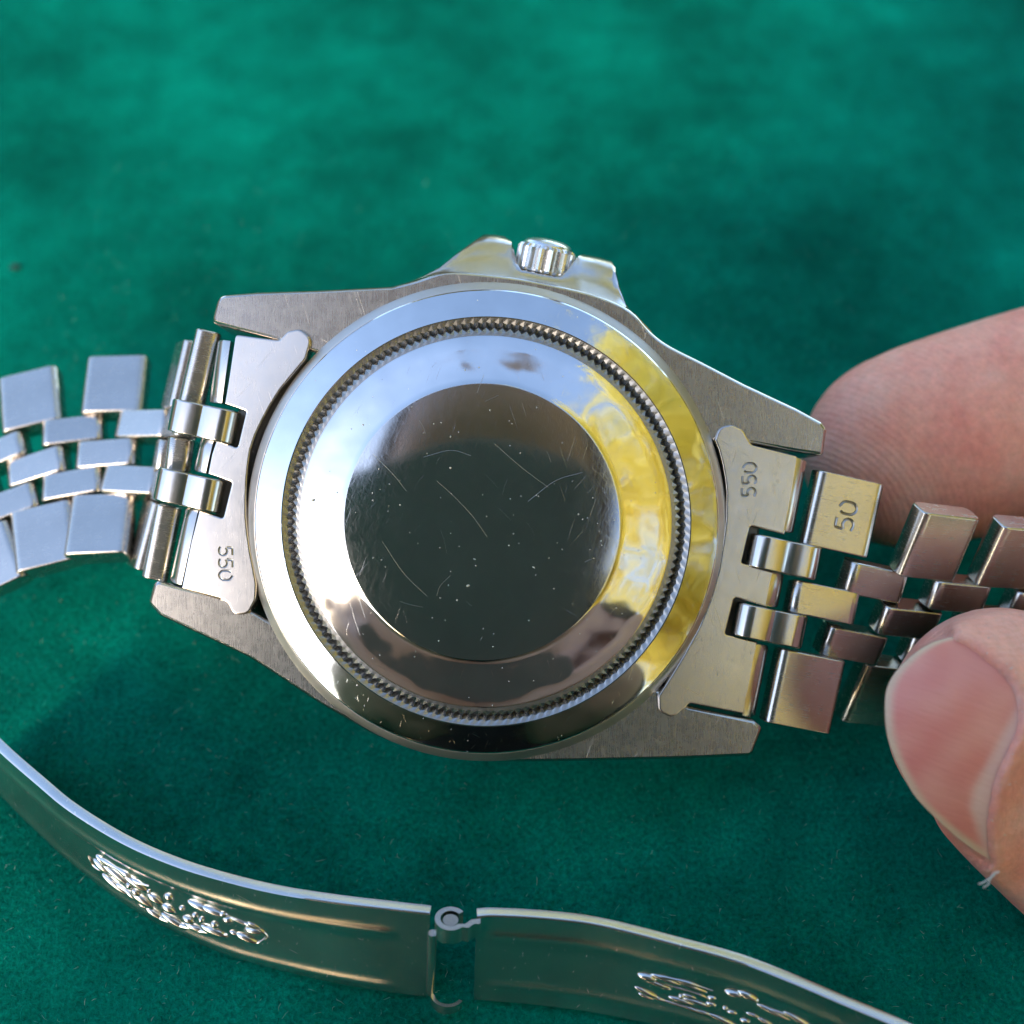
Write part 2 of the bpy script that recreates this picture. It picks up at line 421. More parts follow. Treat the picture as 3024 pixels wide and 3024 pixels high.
def case_back():
    root = empty('case_back', parent=watch)
    sh = lambda r: -.30 * max(0, (14 - r) / 4) if r < 14 else 0
    c = (CX, CY)
    mb = MB(); lathe(mb, [(17.70, -.6), (17.68, .02), (17.5, .2), (17.08, .52), (16.9, .55)], 260, c, cap=False); mb.build('turned_step', M_STEP, root, 14)
    mb = MB()
    prof = [(17.02, .2), (17.02, .62), (16.93, .72), (16.6, .86), (15.7, 1.18), (15.02, 1.44), (14.94, 1.47), (14.86, 1.47)]
    lathe(mb, prof, 260, c, cap=False); mb.build('polished_ring', M_RING, root, 14)
    # toothed groove for the opening tool: one pit per tooth
    nt_ = 150; mb = MB(); R0, R1 = 14.86, 14.66
    ro, ri, rm = 14.44, 13.84, 14.14
    def pt(r, a, z): return Vector((CX + sh(r) + r*math.cos(a), CY + r*math.sin(a), z))
    V = []; F = []
    zt = 1.30
    for k in range(nt_):
        a = 2*math.pi*k/nt_; da = math.pi/nt_
        b = len(V)
        V += [pt(R0, a-da, 1.47), pt(R0, a, 1.47), pt(ro+.12, a-da, 1.33), pt(ro+.0, a, 1.33), pt(rm, a-da, zt+.06), pt(rm, a+da*.0, .90), pt(ri-.1, a-da, 1.62), pt(ri+.0, a, 1.62),
              pt(13.52, a-da, 1.66), pt(13.52, a, 1.66), pt(rm+.05, a-da*.5, 1.0), pt(rm+.05, a+da*.5, 1.0)]
        n = ((k+1) % nt_) * 12
        F += [(b, b+1, b+3, b+2), (b+1, n, n+2, b+3),
              (b+2, b+3, b+10), (b+2, b+10, b+4), (b+10, b+3, b+5), (b+3, n+2, b+11), (b+11, n+2, n+4), (b+3, b+11, b+5),
              (b+4, b+10, b+7), (b+10, b+5, b+7), (b+4, b+7, b+6), (b+5, b+11, b+7), (b+11, n+4, b+7), (n+4, n+6, b+7),
              (b+6, b+7, b+9, b+8), (b+7, n+6, n+8, b+9)]
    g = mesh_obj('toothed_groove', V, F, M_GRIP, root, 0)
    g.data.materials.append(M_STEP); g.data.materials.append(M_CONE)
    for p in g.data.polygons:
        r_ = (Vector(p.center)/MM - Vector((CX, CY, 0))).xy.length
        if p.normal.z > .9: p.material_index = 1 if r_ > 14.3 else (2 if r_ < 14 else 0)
    mb = MB()
    lathe(mb, [(13.53, 1.655), (13.4, 1.70), (12.5, 1.86), (11.5, 2.04), (10.4, 2.26), (10.08, 2.34), (10.0, 2.38)], 260, c, sh, cap=False); mb.build('polished_cone', M_CONE, root, 14)
    mb = MB(); lathe(mb, [(10.01, 2.375), (9.9, 2.40), (5, 2.41), (.02, 2.41)], 200, c, sh, cap=False); mb.build('centre_disc', M_DISC, root, 50)
    # long scratches and a few dried specks on the steel
    rnd = random.Random(5)
    ms = MB()
    for pts in ([(1290, 1420), (1350, 1475), (1400, 1530), (1438, 1585)], [(1460, 1310), (1540, 1380), (1620, 1440)], [(1130, 1600), (1190, 1690), (1260, 1760)],
                [(1250, 1350), (1330, 1330), (1390, 1345)], [(1560, 1480), (1640, 1420), (1720, 1395)], [(1330, 1700), (1300, 1730), (1290, 1760)], [(1100, 1340), (1160, 1400), (1200, 1450)]):
        tube(ms, catmull([P(x, y, 2.405) for x, y in pts], 6), .013, 5)
    for k in range(14):
        a = rnd.uniform(0, 6.28); r = 9.6*math.sqrt(rnd.random()); p0 = Vector((CX - .3 + r*math.cos(a), CY + r*math.sin(a), 2.405))
        an = rnd.choice((1.9, 2.2, 1.2, .5, -.4)) + rnd.gauss(0, .15); l = rnd.uniform(.25, 1.8)
        d = Vector((math.cos(an), math.sin(an), 0)) * l
        tube(ms, [p0, p0 + d*.5 + Vector((rnd.gauss(0, .04), rnd.gauss(0, .04), 0)), p0 + d], .007, 4)
    tag(ms.build('scratches', metal('bright_scratch', (.45, .44, .42), .45), root, 60), kind='stuff')
    ms = MB()
    for k in range(60):
        a = rnd.uniform(0, 6.28); r = 9.7*math.sqrt(rnd.random()) if k < 44 else rnd.uniform(10.5, 13)
        s = rnd.uniform(.03, .075); s = s*1.9 if k % 14 == 0 else s
        z = 2.41 if r < 10 else 2.38 - (r-10)*.2
        c0 = Vector((CX - .3 + r*math.cos(a), CY + r*math.sin(a), z)); ph = rnd.uniform(0, 3); e = rnd.uniform(.35, 1)
        rows = []
        for i, (rr, zz) in enumerate(((1, 0), (.75, .5), (.05, .7))):
            rows.append([c0 + Matrix.Rotation(ph, 3, 'Z') @ Vector((s*rr*math.cos(j*.7854)*rnd.uniform(.8, 1.2), s*rr*e*math.sin(j*.7854), s*zz)) for j in range(8)])
        ms.grid(rows, close=True)
    tag(ms.build('dried_specks', plain('pale_speck', (.55, .54, .44), .5), root, 60), kind='stuff')
case_back()

def crown():
    a = P(1600, 812, -3.1); b = P(1618, 728, -2.75)
    ax = (b - a).normalized(); xx = WX.cross(Vector((0, 0, 1))); xx = (xx - ax*xx.dot(ax)).normalized(); yy = ax.cross(xx)
    L = (b-a).length; n = 20; rows = []
    root = empty('crown', parent=watch)
    def ring(t, r, fl):
        out = []
        for k in range(n*4):
            ph = k % 4; an = 2*math.pi*k/(n*4)
            rr = r + fl*(-.30, .04, .12, .04)[ph]
            out.append(a + ax*t + (xx*math.cos(an) + yy*math.sin(an))*rr)
        return out
    rows = [ring(-.5, 1.2, 0), ring(.02, 1.3, 0), ring(.05, 1.72, 0), ring(.15, 2.02, .6), ring(.32, 2.12, 1), ring(L-.28, 2.12, 1), ring(L-.05, 2.0, .5)]
    mb = MB(); mb.grid(rows, close=True, cap=True); mb.build('fluted_rim', M_CROWN, root, 8)
    mb = MB(); mb.grid([ring(L-.08, 1.9, 0), ring(L+.05, 1.88, 0), ring(L+.30, 1.65, 0), ring(L+.5, 1.1, 0), ring(L+.58, .3, 0)], close=True, cap=True); mb.build('crown_cap', M_CROWN, root, 40)
crown()

DIG = {'5': [[(.62, 1), (.40, 1.0), (.20, .99), (.11, .95), (.07, .80), (.06, .56)], [(.07, .50), (.3, .60), (.54, .52), (.64, .31), (.54, .08), (.3, 0), (.03, .08)]],
       '0': [[(.33, 1), (.62, .8), (.66, .5), (.62, .2), (.33, 0), (.04, .2), (0, .5), (.04, .8), (.33, 1)]]}
def engrave(target, text, org, tx, ty, size, z, rad=.1):
    """cut stamped digits into a flat part; org, tx, ty in the part's own mm frame"""
    org = Vector(org); tx = Vector(tx).normalized(); ty = Vector(ty).normalized()
    cutters = []
    big = target.data.copy(); big.transform(Matrix.Scale(1/MM, 4)); host = bpy.data.objects.new('host', big); COL.objects.link(host)
    for k, ch in enumerate(text):
        for st in DIG[ch]:
            p2 = catmull([Vector((x, y, 0)) for x, y in st], 3)
            pts = [org + (tx*(v.x + k*.88) + ty*v.y)*size for v in p2]
            pts = [Vector((p.x, p.y, z + .01 + .003*len(cutters))) for p in pts]
            mb = MB()
            if ch == '0': pts = pts[:-2]
            tube(mb, pts, rad*size, 8)
            c = mb.build('cutter', M_ENG, None, 60, scale=1)
            cutters.append(c)
    bpy.context.view_layer.update()
    for c in cutters:
        md = host.modifiers.new('cut', 'BOOLEAN'); md.operation = 'DIFFERENCE'; md.object = c; md.solver = 'MANIFOLD'
        try: md.material_mode = 'TRANSFER'
        except Exception: pass
    bpy.context.view_layer.update()
    me = bpy.data.meshes.new_from_object(host.evaluated_get(bpy.context.evaluated_depsgraph_get()))
    if len(me.polygons) > len(big.polygons) + 20:
        me.transform(Matrix.Scale(MM, 4)); me.set_sharp_from_angle(angle=R(32)); target.data = me
    else: print('ENGRAVE FAILED', text)
    for c in cutters + [host]: bpy.data.objects.remove(c)
    weighted(target)

def end_link(poly_px, zt, rolls, label, text, torg, tdir, tup):
    poly = rounded([P(*p[:2], zt).xy for p in poly_px], [p[2] if len(p) > 2 else 0 for p in poly_px], 5)
    # drop coincident points
    pp = [poly[0]]
    for q in poly[1:]:
        if (q - pp[-1]).length > .03: pp.append(q)
    if (pp[0]-pp[-1]).length < .03: pp.pop()
    if area2(pp) < 0: pp = pp[::-1]
    root = empty('end_link', parent=watch); root['label'] = label
    mb = MB(); slab(mb, pp, [(zt-1.3, 0), (zt-.18, 0), (zt-.06, .05), (zt, .16)])
    o = mb.build('end_plate', M_ENDL, root, 45)
    engrave(o, text, P(*torg, zt), tdir, tup, 1.02, zt)
    for (a, b) in rolls:      # rolled outer edge, one length on each side of the slots
        A = P(*a, zt); B = P(*b, zt); r = 1.25
        d = (B - A).normalized(); s = Vector((d.y, -d.x, 0))
        prof = []
        for k in range(13):
            an = math.pi/2 - math.pi*.95*k/12
            prof.append((math.cos(an)*r, math.sin(an)*r - r - .004))
        mbr = MB()
        inward = Vector((CX, CY, 0)) - (A+B)/2; inward.z = 0
        if s.dot(inward) > 0: s = -s
        rows = []
        for t, ins in ((0, .12), (.12, 0), ((B-A).length-.12, 0), ((B-A).length, .12)):
            c0 = A + d*t
            rows.append([c0 + s*(x - (ins if x > .6 else 0)) + Vector((0, 0, zz - (ins*.4))) for x, zz in prof] + [c0 + Vector((0, 0, -2*r)), c0 + Vector((0, 0, -.3))])
        mbr.grid(rows, close=True, cap=True)
        e = mbr.build('rolled_edge', M_ENDL, root, 50)
    side = 1 if rolls[0][0][0] > 1437 else -1
    piv = (Vector((CX, CY, 0)) + AX*side*17.2 + Vector((0, 0, .2))) * MM
    root.matrix_local = Matrix.Translation(piv) @ Matrix.Rotation(R(4.2*side), 4, WX) @ Matrix.Translation(-piv)
    return root
# left one (horn, concave edge along the case, horn, outer edge with two slots)
end_link([(823, 1004, .4), (849, 978, .3), (885, 970, .8), (922, 1000, .8), (905, 1060), (868, 1104), (828, 1152), (800, 1196), (776, 1240), (755, 1284), (740, 1328), (733, 1375), (729, 1421), (727, 1475), (727, 1525), (732, 1575), (740, 1628), (750, 1675), (759, 1725, .3),
          (756, 1772, .8), (735, 1812, .8), (690, 1818, .8), (672, 1782, .5), (650, 1768, .4), (532, 1738), (560, 1600), (585, 1505), (657, 1530, .2), (683, 1424, .2), (610, 1400), (622, 1340), (637, 1295), (699, 1322, .2), (725, 1214, .2), (660, 1192), (672, 1120), (692, 985, .3)], .25,
         [((678, 1005), (652, 1190)), ((628, 1300), (604, 1398)), ((582, 1508), (532, 1728))],
         'end link on the side away from the fingers', '550', (646, 1613), (.0, -1, 0), (1, -.03, 0))
end_link([(2221, 1313, .5), (2207, 1290, .3), (2195, 1268, .8), (2159, 1253, .8), (2124, 1262, .8), (2110, 1300, .3), (2122, 1330), (2133, 1372), (2141, 1415), (2145, 1456), (2144, 1530), (2136, 1596), (2121, 1685), (2097, 1769), (2062, 1856), (2019, 1933), (1982, 1994), (1943, 2055, .5),
          (1945, 2100, .6), (1985, 2122, .8), (2027, 2090, .6), (2036, 2078, .3), (2200, 2112), (2222, 2010), (2240, 1897), (2143, 1873, .2), (2170, 1766, .2), (2268, 1795), (2278, 1740), (2290, 1690), (2191, 1662, .2), (2217, 1554, .2), (2320, 1580), (2345, 1460), (2362, 1347, .3)], .25,
         [((2350, 1350), (2308, 1568)), ((2282, 1690), (2262, 1790)), ((2236, 1903), (2194, 2116))],
         'end link on the side held by the fingers', '550', (2231, 1467), (.04, 1, 0), (-1, .0, 0))

# ---- bracelet links
def link_profile(L, T, r):
    h, t = L/2, T/2
    return rounded([Vector((-h, -t)), Vector((h, -t)), Vector((h, t)), Vector((-h, t))], r, 6)
def knuckle_profile(L, T):
    r = T/2; c = L/2 - r; out = []
    for k in range(9): an = math.pi/2 + math.pi*k/8; out.append(Vector((-c + r*math.cos(an), r*math.sin(an))))
    out.append(Vector((-.25, -r*.92))); out.append(Vector((.0, -r*.80))); out.append(Vector((.25, -r*.92)))
    for k in range(9): an = -math.pi/2 + math.pi*k/8; out.append(Vector((c + r*math.cos(an), r*math.sin(an))))
    out.append(Vector((.45, r*.95))); out.append(Vector((.0, r*.78))); out.append(Vector((-.45, r*.95)))
    return out
MESH = {}
def link_mesh(kind, Wd, L=5.3, T=2.1, r=.72):
    key = (kind, round(Wd, 2), L, T)
    if key in MESH: return MESH[key]
    pr = knuckle_profile(L, T) if kind == 'k' else link_profile(L, T, r)
    if area2(pr) < 0: pr = pr[::-1]
    mb = MB(); rows = []
    for y, ins in ((-Wd/2, .14), (-Wd/2+.05, .05), (-Wd/2+.14, 0), (Wd/2-.14, 0), (Wd/2-.05, .05), (Wd/2, .14)):
        rows.append([Vector((q.x, y, q.y)) for q in offset(pr, ins)])
    mb.grid(rows, close=True, cap=True)
    me = weighted(mb.build('tmp', M_KNUC if kind == 'k' else M_LINK, None, 40)); m = me.data; bpy.data.objects.remove(me)
    MESH[key] = m; return m
def place_link(kind, c, t, w, Wd, L=5.3, T=2.1, r=.72, name='bracelet_link', label=None, lean=0):
    me = link_mesh(kind, Wd, L, T, r)
    o = bpy.data.objects.new(name, me); COL.objects.link(o); o.parent = watch
    lean = R(lean); rl = random.Random(int(c[0]*977 + c[1]*131)); q = 0 if kind == 'k' else 1
    o.matrix_local = frame(c, t, w) @ Matrix.Rotation(R(rl.uniform(-4, 4)*q + lean), 4, 'X') @ Matrix.Rotation(R(rl.uniform(-5, 5)*q), 4, 'Y')
    if label: o['label'] = label
    return o
# column centres across the width (towards the crown +): wide, narrow, narrow, narrow, wide; 0.06 gaps
COLS = [(6.78, 5.65), (2.62, 2.5), (0, 2.5), (-2.62, 2.5), (-6.78, 5.65)]
def row(kind, c, t, w, k=1.0, L=5.3, T=2.1, cols=None, leans=None, **kw):
    c = Vector(c); t = Vector(t).normalized(); w = Vector(w); w = (w - t*w.dot(t)).normalized(); res = []
    cs = cols if cols is not None else ((0, 2, 4) if kind == 'A' else (1, 3))
    for i in cs:
        off, wd_ = COLS[i]
        res.append(place_link('k' if kind == 'K' else 'b', c + w*off*k, t, w, wd_*k, L, T, lean=(leans or {}).get(i, 0), name='knuckle' if kind == 'K' else 'bracelet_link', **kw))
    return res
# right hand side (held): rows by centre px, depth, tilt
def rowsR():
    W0 = WX
    # knuckles in the slots
    row('K', (P(2314, 1640, -.75)+P(2270, 1850, -.75))/2, AX + Vector((0, 0, -.10)), W0, .99, 5.5, 2.5)
    data = [('A', (2424, 1777), -1.9, -.16, W0, 1.0, 5.35), ('B', (2541, 1805), -3.3, -.35, W0 + Vector((0.06, 0, .22)), .97, 5.3),
            ('A', (2672, 1824), -4.3, -.38, W0 + Vector((.10, 0, .38)), .96, 5.2), ('B', (2785, 1832), -5.4, -.36, W0 + Vector((.12, 0, .42)), .95, 5.2),
            ('A', (2902, 1842), -6.6, -.36, W0 + Vector((.12, 0, .44)), .95, 5.2), ('B', (3020, 1850), -7.8, -.36, W0 + Vector((.12, 0, .44)), .94, 5.2),
            ('A', (3140, 1850), -9.0, -.36, W0 + Vector((.12, 0, .44)), .94, 5.2)]
    for i, (k, p, z, dz, w, s, L) in enumerate(data):
        t = AX.copy() if i < 2 else Vector((1, -.10 if i < 4 else -.06, 0)); t.z = dz
        r = row(k, P(*p, z), t, w, s, L)
        if i == 0:
            o = r[0]; o['label'] = 'wide link stamped 50'
            o.data = o.data.copy(); o.parent = None
            engrave(o, '50', (.85, -1.15, 0), (0, 1, 0), (-1, 0, 0), 1.38, 1.05, .085); o.parent = watch
rowsR()
def rowsL():
    W0 = WX
    # knuckles come out of the slots and the bracelet drops away steeply
    row('K', (P(603, 1248, -.75)+P(560, 1446, -.75))/2, AX + Vector((0, 0, .12)), W0, .99, 5.3, 2.5)
    row('A', P(541, 1346, -4.5), Vector((.16, -.02, 1)), W0, 1.0, 5.3, 2.0)
    row('B', P(520, 1346, -7.4), Vector((.45, -.02, .9)), W0, .97, 5.2, 2.0)
    row('A', P(494, 1348, -10.0), Vector((.34, -.04, .95)), W0, .97, 5.2, 2.0)
    wl = Vector((.0, 1, 0)).normalized()
    def wdir(deg, dz): a = R(deg); return Vector((-math.sin(a)*-1*-1, math.cos(a), dz))
    row('B', P(416, 1345, -12.4), Vector((1, -.02, .36)), Vector((-.10, .97, -.42)), .96, 5.2, leans={1: -6, 3: 22})
    row('A', P(323, 1350, -13.2), Vector((1, .06, .10)), Vector((-.16, .97, -.44)), .95, 5.25, leans={0: -7, 4: 7})
    row('B', P(222, 1362, -13.6), Vector((1, .16, .05)), Vector((-.22, .95, -.44)), .95, 5.2, leans={1: 3, 3: 21})
    row('A', P(118, 1388, -13.8), Vector((1, .27, .05)), Vector((-.30, .93, -.42)), .95, 5.25, leans={0: -3, 2: 5, 4: 18})
    row('B', P(18, 1424, -13.8), Vector((1, .38, .05)), Vector((-.37, .90, -.42)), .94, 5.2, leans={1: 4, 3: 18})
    row('A', P(-82, 1472, -13.8), Vector((1, .5, .05)), Vector((-.45, .86, -.40)), .94, 5.25, leans={2: 8, 4: 24})
    row('B', P(-170, 1530, -13.8), Vector((1, .62, .05)), Vector((-.5, .82, -.38)), .93, 5.2)
rowsL()

# ---- the unfolded clasp: two curved pressed blades joined by a hinge
def blade(name, top, bot, ridge_a, ridge_b, hT, hB, bosses, label, lines=()):
    Tp = catmull([PH(x, y, hT) for x, y in top], 8); Bp = catmull([PH(x, y, hB) for x, y in bot], 8)
    n = len(Tp)
    NT = 48; th = .75
    ts = [k/NT for k in range(NT+1)]
    def ends(u):
        e = min(u, 1-u) * (n-1) / 8.0
        return e
    rows = []; nrm = []
    for i in range(n):
        a, b = Tp[i], Bp[i]
        tg = (Tp[min(i+1, n-1)] - Tp[max(i-1, 0)]).normalized(); w = (b - a)
        nn = w.cross(tg)
        nn = -nn if nn.z < 0 else nn
        nn.normalize(); nrm.append(nn)
        u = i/(n-1)
        def hgt(t):
            g = 0
            for (tc, wd_, am, u0, u1) in (ridge_a, ridge_b):
                f = max(0, min(1, (u-u0)/.05)) * max(0, min(1, (u1-u)/.05)); f = f*f*(3-2*f)
                g += am*f*math.exp(-((t-tc)/wd_)**2)
            return g
        front = [a.lerp(b, t) + nn*hgt(t) for t in ts]
        front[0] = a - nn*.12; front[-1] = b - nn*.12
        front.insert(1, a.lerp(b, .012)); front.insert(-1, a.lerp(b, .988))
        back = [a.lerp(b, t) - nn*th for t in (1, .5, 0)]
        rows.append(front + back)
    mb = MB(); mb.grid(rows, close=True, cap=True)
    root = empty('clasp_blade', parent=watch); root['label'] = label
    mb.build('blade_plate', M_BLADE, root, 50)
    # stamped emblem: raised beads and strokes following the photo
    mbs = MB()
    for (x, y, ang, la, lb) in bosses:
        best = None
        for i in range(n):
            for t in (k/40 for k in range(2, 39)):
                q = Tp[i].lerp(Bp[i], t); kk = D/(D - q.z)*PXMM
                dd = (q.x*kk + 1512 - x)**2 + (1512 - q.y*kk - y)**2
                if best is None or dd < best[0]: best = (dd, q, i)
        q, i = best[1], best[2]; nn = nrm[i]
        xdir = Vector((math.cos(R(ang)), math.sin(R(ang)), 0)); xdir = (xdir - nn*xdir.dot(nn)).normalized(); yd = nn.cross(xdir)
        ss = (D - q.z)/D/PXMM
        rws = []
        for j in range(6):
            e = math.pi/2*j/5; rws.append([q - nn*.03 + xdir*la*1.22*ss*math.cos(e)*math.cos(f) + yd*lb*1.6*ss*math.cos(e)*math.sin(f) + nn*.33*min(1, lb/8)*math.sin(e) for f in [2*math.pi*k/16 for k in range(16)]])
        mbs.grid(rws, close=True)
    def locate(x, y):
        best = None
        for i in range(n):
            for t in (k/60 for k in range(3, 58)):
                q = Tp[i].lerp(Bp[i], t); kk = D/(D - q.z)*PXMM
                dd = (q.x*kk + 1512 - x)**2 + (1512 - q.y*kk - y)**2
                if best is None or dd < best[0]: best = (dd, q, i)
        return best[1] - nrm[best[2]]*.02
    for r_, pts in lines:
        pp = catmull([locate(*p) for p in pts], 6)
        m_ = len(pp); tube(mbs, pp, [r_*min(1, .35 + 3.2*min(k, m_-1-k)/m_)*(1 + .18*math.sin(k*1.1)) for k in range(m_)], 10)
    mbs.build('stamped_emblem', M_BLADE, root, 80)
    return root
Lt = [(-70, 2148), (0, 2221), (104, 2312), (207, 2396), (362, 2490), (518, 2557), (673, 2604), (828, 2640), (1000, 2666), (1155, 2684), (1269, 2697)]
Lb = [(-70, 2272), (0, 2348), (104, 2452), (207, 2548), (362, 2668), (518, 2756), (673, 2824), (828, 2868), (1000, 2908), (1155, 2934), (1258, 2947)]
def Lc(cx, cy): return 200 + cx*.3364, 2450 + cy*.3364       # crop coordinates of the detail view
LB = [(*Lc(320, 330), -35, 30, 9), (*Lc(450, 390), -32, 44, 7), (*Lc(600, 470), -32, 40, 8), (*Lc(300, 275), -45, 22, 6), (*Lc(420, 480), -33, 45, 8), (*Lc(530, 495), -50, 10, 9), (*Lc(620, 555), -30, 14, 7),
      (*Lc(640, 620), -34, 36, 11), (*Lc(760, 620), -38, 26, 9), (*Lc(690, 548), 0, 6, 5), (*Lc(878, 590), -20, 15, 10), (*Lc(905, 700), -25, 22, 9), (*Lc(800, 735), -35, 32, 8), (*Lc(950, 815), -30, 42, 8), (*Lc(1090, 865), -15, 30, 7),
      (*Lc(1070, 785), -15, 18, 8), (*Lc(1100, 750), -10, 10, 6), (*Lc(1200, 790), 20, 9, 7), (*Lc(1300, 830), -25, 12, 7), (*Lc(1160, 680), -20, 40, 8), (*Lc(1290, 722), -18, 36, 8), (*Lc(1405, 790), -10, 16, 9), (*Lc(1275, 900), -18, 40, 10),
      (*Lc(1630, 885), -6, 26, 9), (*Lc(1590, 960), -25, 32, 9), (*Lc(1520, 815), -20, 30, 4), (*Lc(1030, 690), -10, 9, 6), (*Lc(1650, 840), -28, 18, 4), (*Lc(1440, 910), -20, 14, 5)]
LL = [(.20, [Lc(*p) for p in ((225, 240), (330, 270), (470, 370), (600, 455), (700, 500))]), (.20, [Lc(*p) for p in ((205, 230), (250, 320), (370, 385), (430, 385))]),
      (.22, [Lc(*p) for p in ((310, 400), (400, 470), (540, 560), (640, 655), (720, 690), (850, 780), (1000, 845), (1160, 885), (1290, 910), (1380, 925))]),
      (.21, [Lc(*p) for p in ((1060, 650), (1180, 690), (1330, 740), (1400, 750))]), (.17, [Lc(*p) for p in ((1440, 780), (1600, 830), (1700, 880), (1730, 950), (1640, 1000), (1500, 950))]),
      (.13, [Lc(*p) for p in ((700, 580), (770, 620), (820, 670))]), (.13, [Lc(*p) for p in ((850, 665), (960, 720))])]
blade('clasp_blade', Lt, Lb, (.27, .055, .15, -1, .93), (.90, .05, .13, -1, .93), 8.4, .7, LB, 'curved clasp blade with a bold raised emblem', LL)
Rt = [(1409, 2706), (1466, 2703), (1621, 2712), (1776, 2733), (2000, 2790), (2179, 2840), (2335, 2900), (2490, 2966), (2645, 3030), (2790, 3100)]
Rb = [(1400, 2955), (1460, 2960), (1621, 2975), (1776, 2998), (1980, 3040), (2150, 3085), (2300, 3135), (2440, 3195), (2590, 3270), (2740, 3350)]
def Rc(cx, cy): return 1750 + cx*.44, 2750 + cy*.44
RB = [(*Rc(360, 300), -8, 26, 8), (*Rc(520, 325), -16, 40, 6), (*Rc(680, 370), -20, 46, 6), (*Rc(420, 355), -14, 36, 5), (*Rc(500, 385), -10, 16, 4), (*Rc(390, 410), -25, 34, 6), (*Rc(380, 440), -20, 22, 5), (*Rc(570, 460), -12, 34, 6), (*Rc(700, 480), -12, 36, 5), (*Rc(640, 440), -10, 18, 4),
      (*Rc(780, 445), 5, 12, 5), (*Rc(810, 490), -8, 14, 5), (*Rc(590, 430), 0, 8, 5), (*Rc(700, 530), -16, 46, 5), (*Rc(860, 590), -20, 46, 6), (*Rc(940, 540), -5, 14, 5), (*Rc(1000, 600), 0, 14, 6), (*Rc(1090, 560), -10, 18, 4), (*Rc(1230, 545), -18, 46, 6), (*Rc(1380, 600), -22, 44, 6), (*Rc(1050, 440), -20, 30, 9), (*Rc(940, 420), -5, 26, 8), (*Rc(880, 520), 0, 8, 5), (*Rc(1140, 610), -20, 24, 5)]
RL = [(.17, [Rc(*p) for p in ((300, 300), (420, 300), (600, 340), (820, 400))]), (.15, [Rc(*p) for p in ((310, 400), (400, 450), (560, 490), (760, 545), (900, 610), (1000, 650))]),
      (.15, [Rc(*p) for p in ((1150, 520), (1300, 560), (1480, 630))]), (.12, [Rc(*p) for p in ((500, 360), (680, 420), (800, 470))])]
blade('clasp_blade', Rt, Rb, (.25, .06, .09, .06, 2), (.80, .05, .08, .06, 2), 8.4, .7, RB, 'clasp blade with the fainter raised emblem, rising to the hinge', RL)
def hinge():
    root = empty('clasp_hinge', parent=watch)
    c0 = PH(1331, 2712, 8.4); w = (PH(1262, 2947, .7) - PH(1269, 2697, 8.4)).normalized()
    xd = Vector((1, -.03, 0)); xd = (xd - w*xd.dot(w)).normalized(); yd = xd.cross(w)
    if yd.y < 0: yd = -yd
    ww = 9.6
    wl = (PH(1262, 2947, .7) - PH(1269, 2697, 8.4)).length
    def curl(t0, t1, r0=.72, r1=1.12, a0=40, a1=318, tail=True):
        inner = []; outer = []
        for k in range(29):
            an = R(a0 + (a1-a0)*k/28); d = xd*math.cos(an) + yd*math.sin(an)
            inner.append(d*r0); outer.append(d*r1)
        if tail:
            e = xd*2.0 + yd*.15
            inner += [xd*1.05 - yd*.45, xd*1.45 - yd*.02, xd*2.1 + yd*.13]; outer += [xd*1.25 - yd*.82, xd*1.65 - yd*.42, xd*2.1 - yd*.36]
        ring = outer + inner[::-1]
        mb = MB(); mb.grid([[c0 + w*t + v for v in ring] for t in (t0, t1)], close=True, cap=True)
        return mb
    curl(0, 1.35).build('hinge_curl', M_BLADE, root, 40)
    curl(wl-1.0, wl-.25, r0=.98, r1=1.25, a0=165, a1=330, tail=False).build('hinge_curl', M_BLADE, root, 40)
    mb = MB(); tube(mb, [c0 + w*.15, c0 + w*1.4], .55, 20); mb.build('hinge_pin', M_SIDE, root, 40)
    # tongues of the blades either side of the open window
    mb = MB()
    def bar(a, b, hw, th):
        d = (b-a).normalized(); s = w.cross(d).normalized()
        rows = [[p + w*i*hw + s*j*th for i, j in ((-1, -1), (1, -1), (1, 1), (-1, 1))] for p in (a, b)]
        mb.grid(rows, close=True, cap=True)
    e = PH(1262, 2825, 4.5)
    tube(mb, [c0 - xd*1.25 + w*1.5 , c0 - xd*1.25 + w*(wl-1.0)], .33, 14)
    mb.build('hinge_barrel', M_BLADE, root, 40)
    return root
hinge()

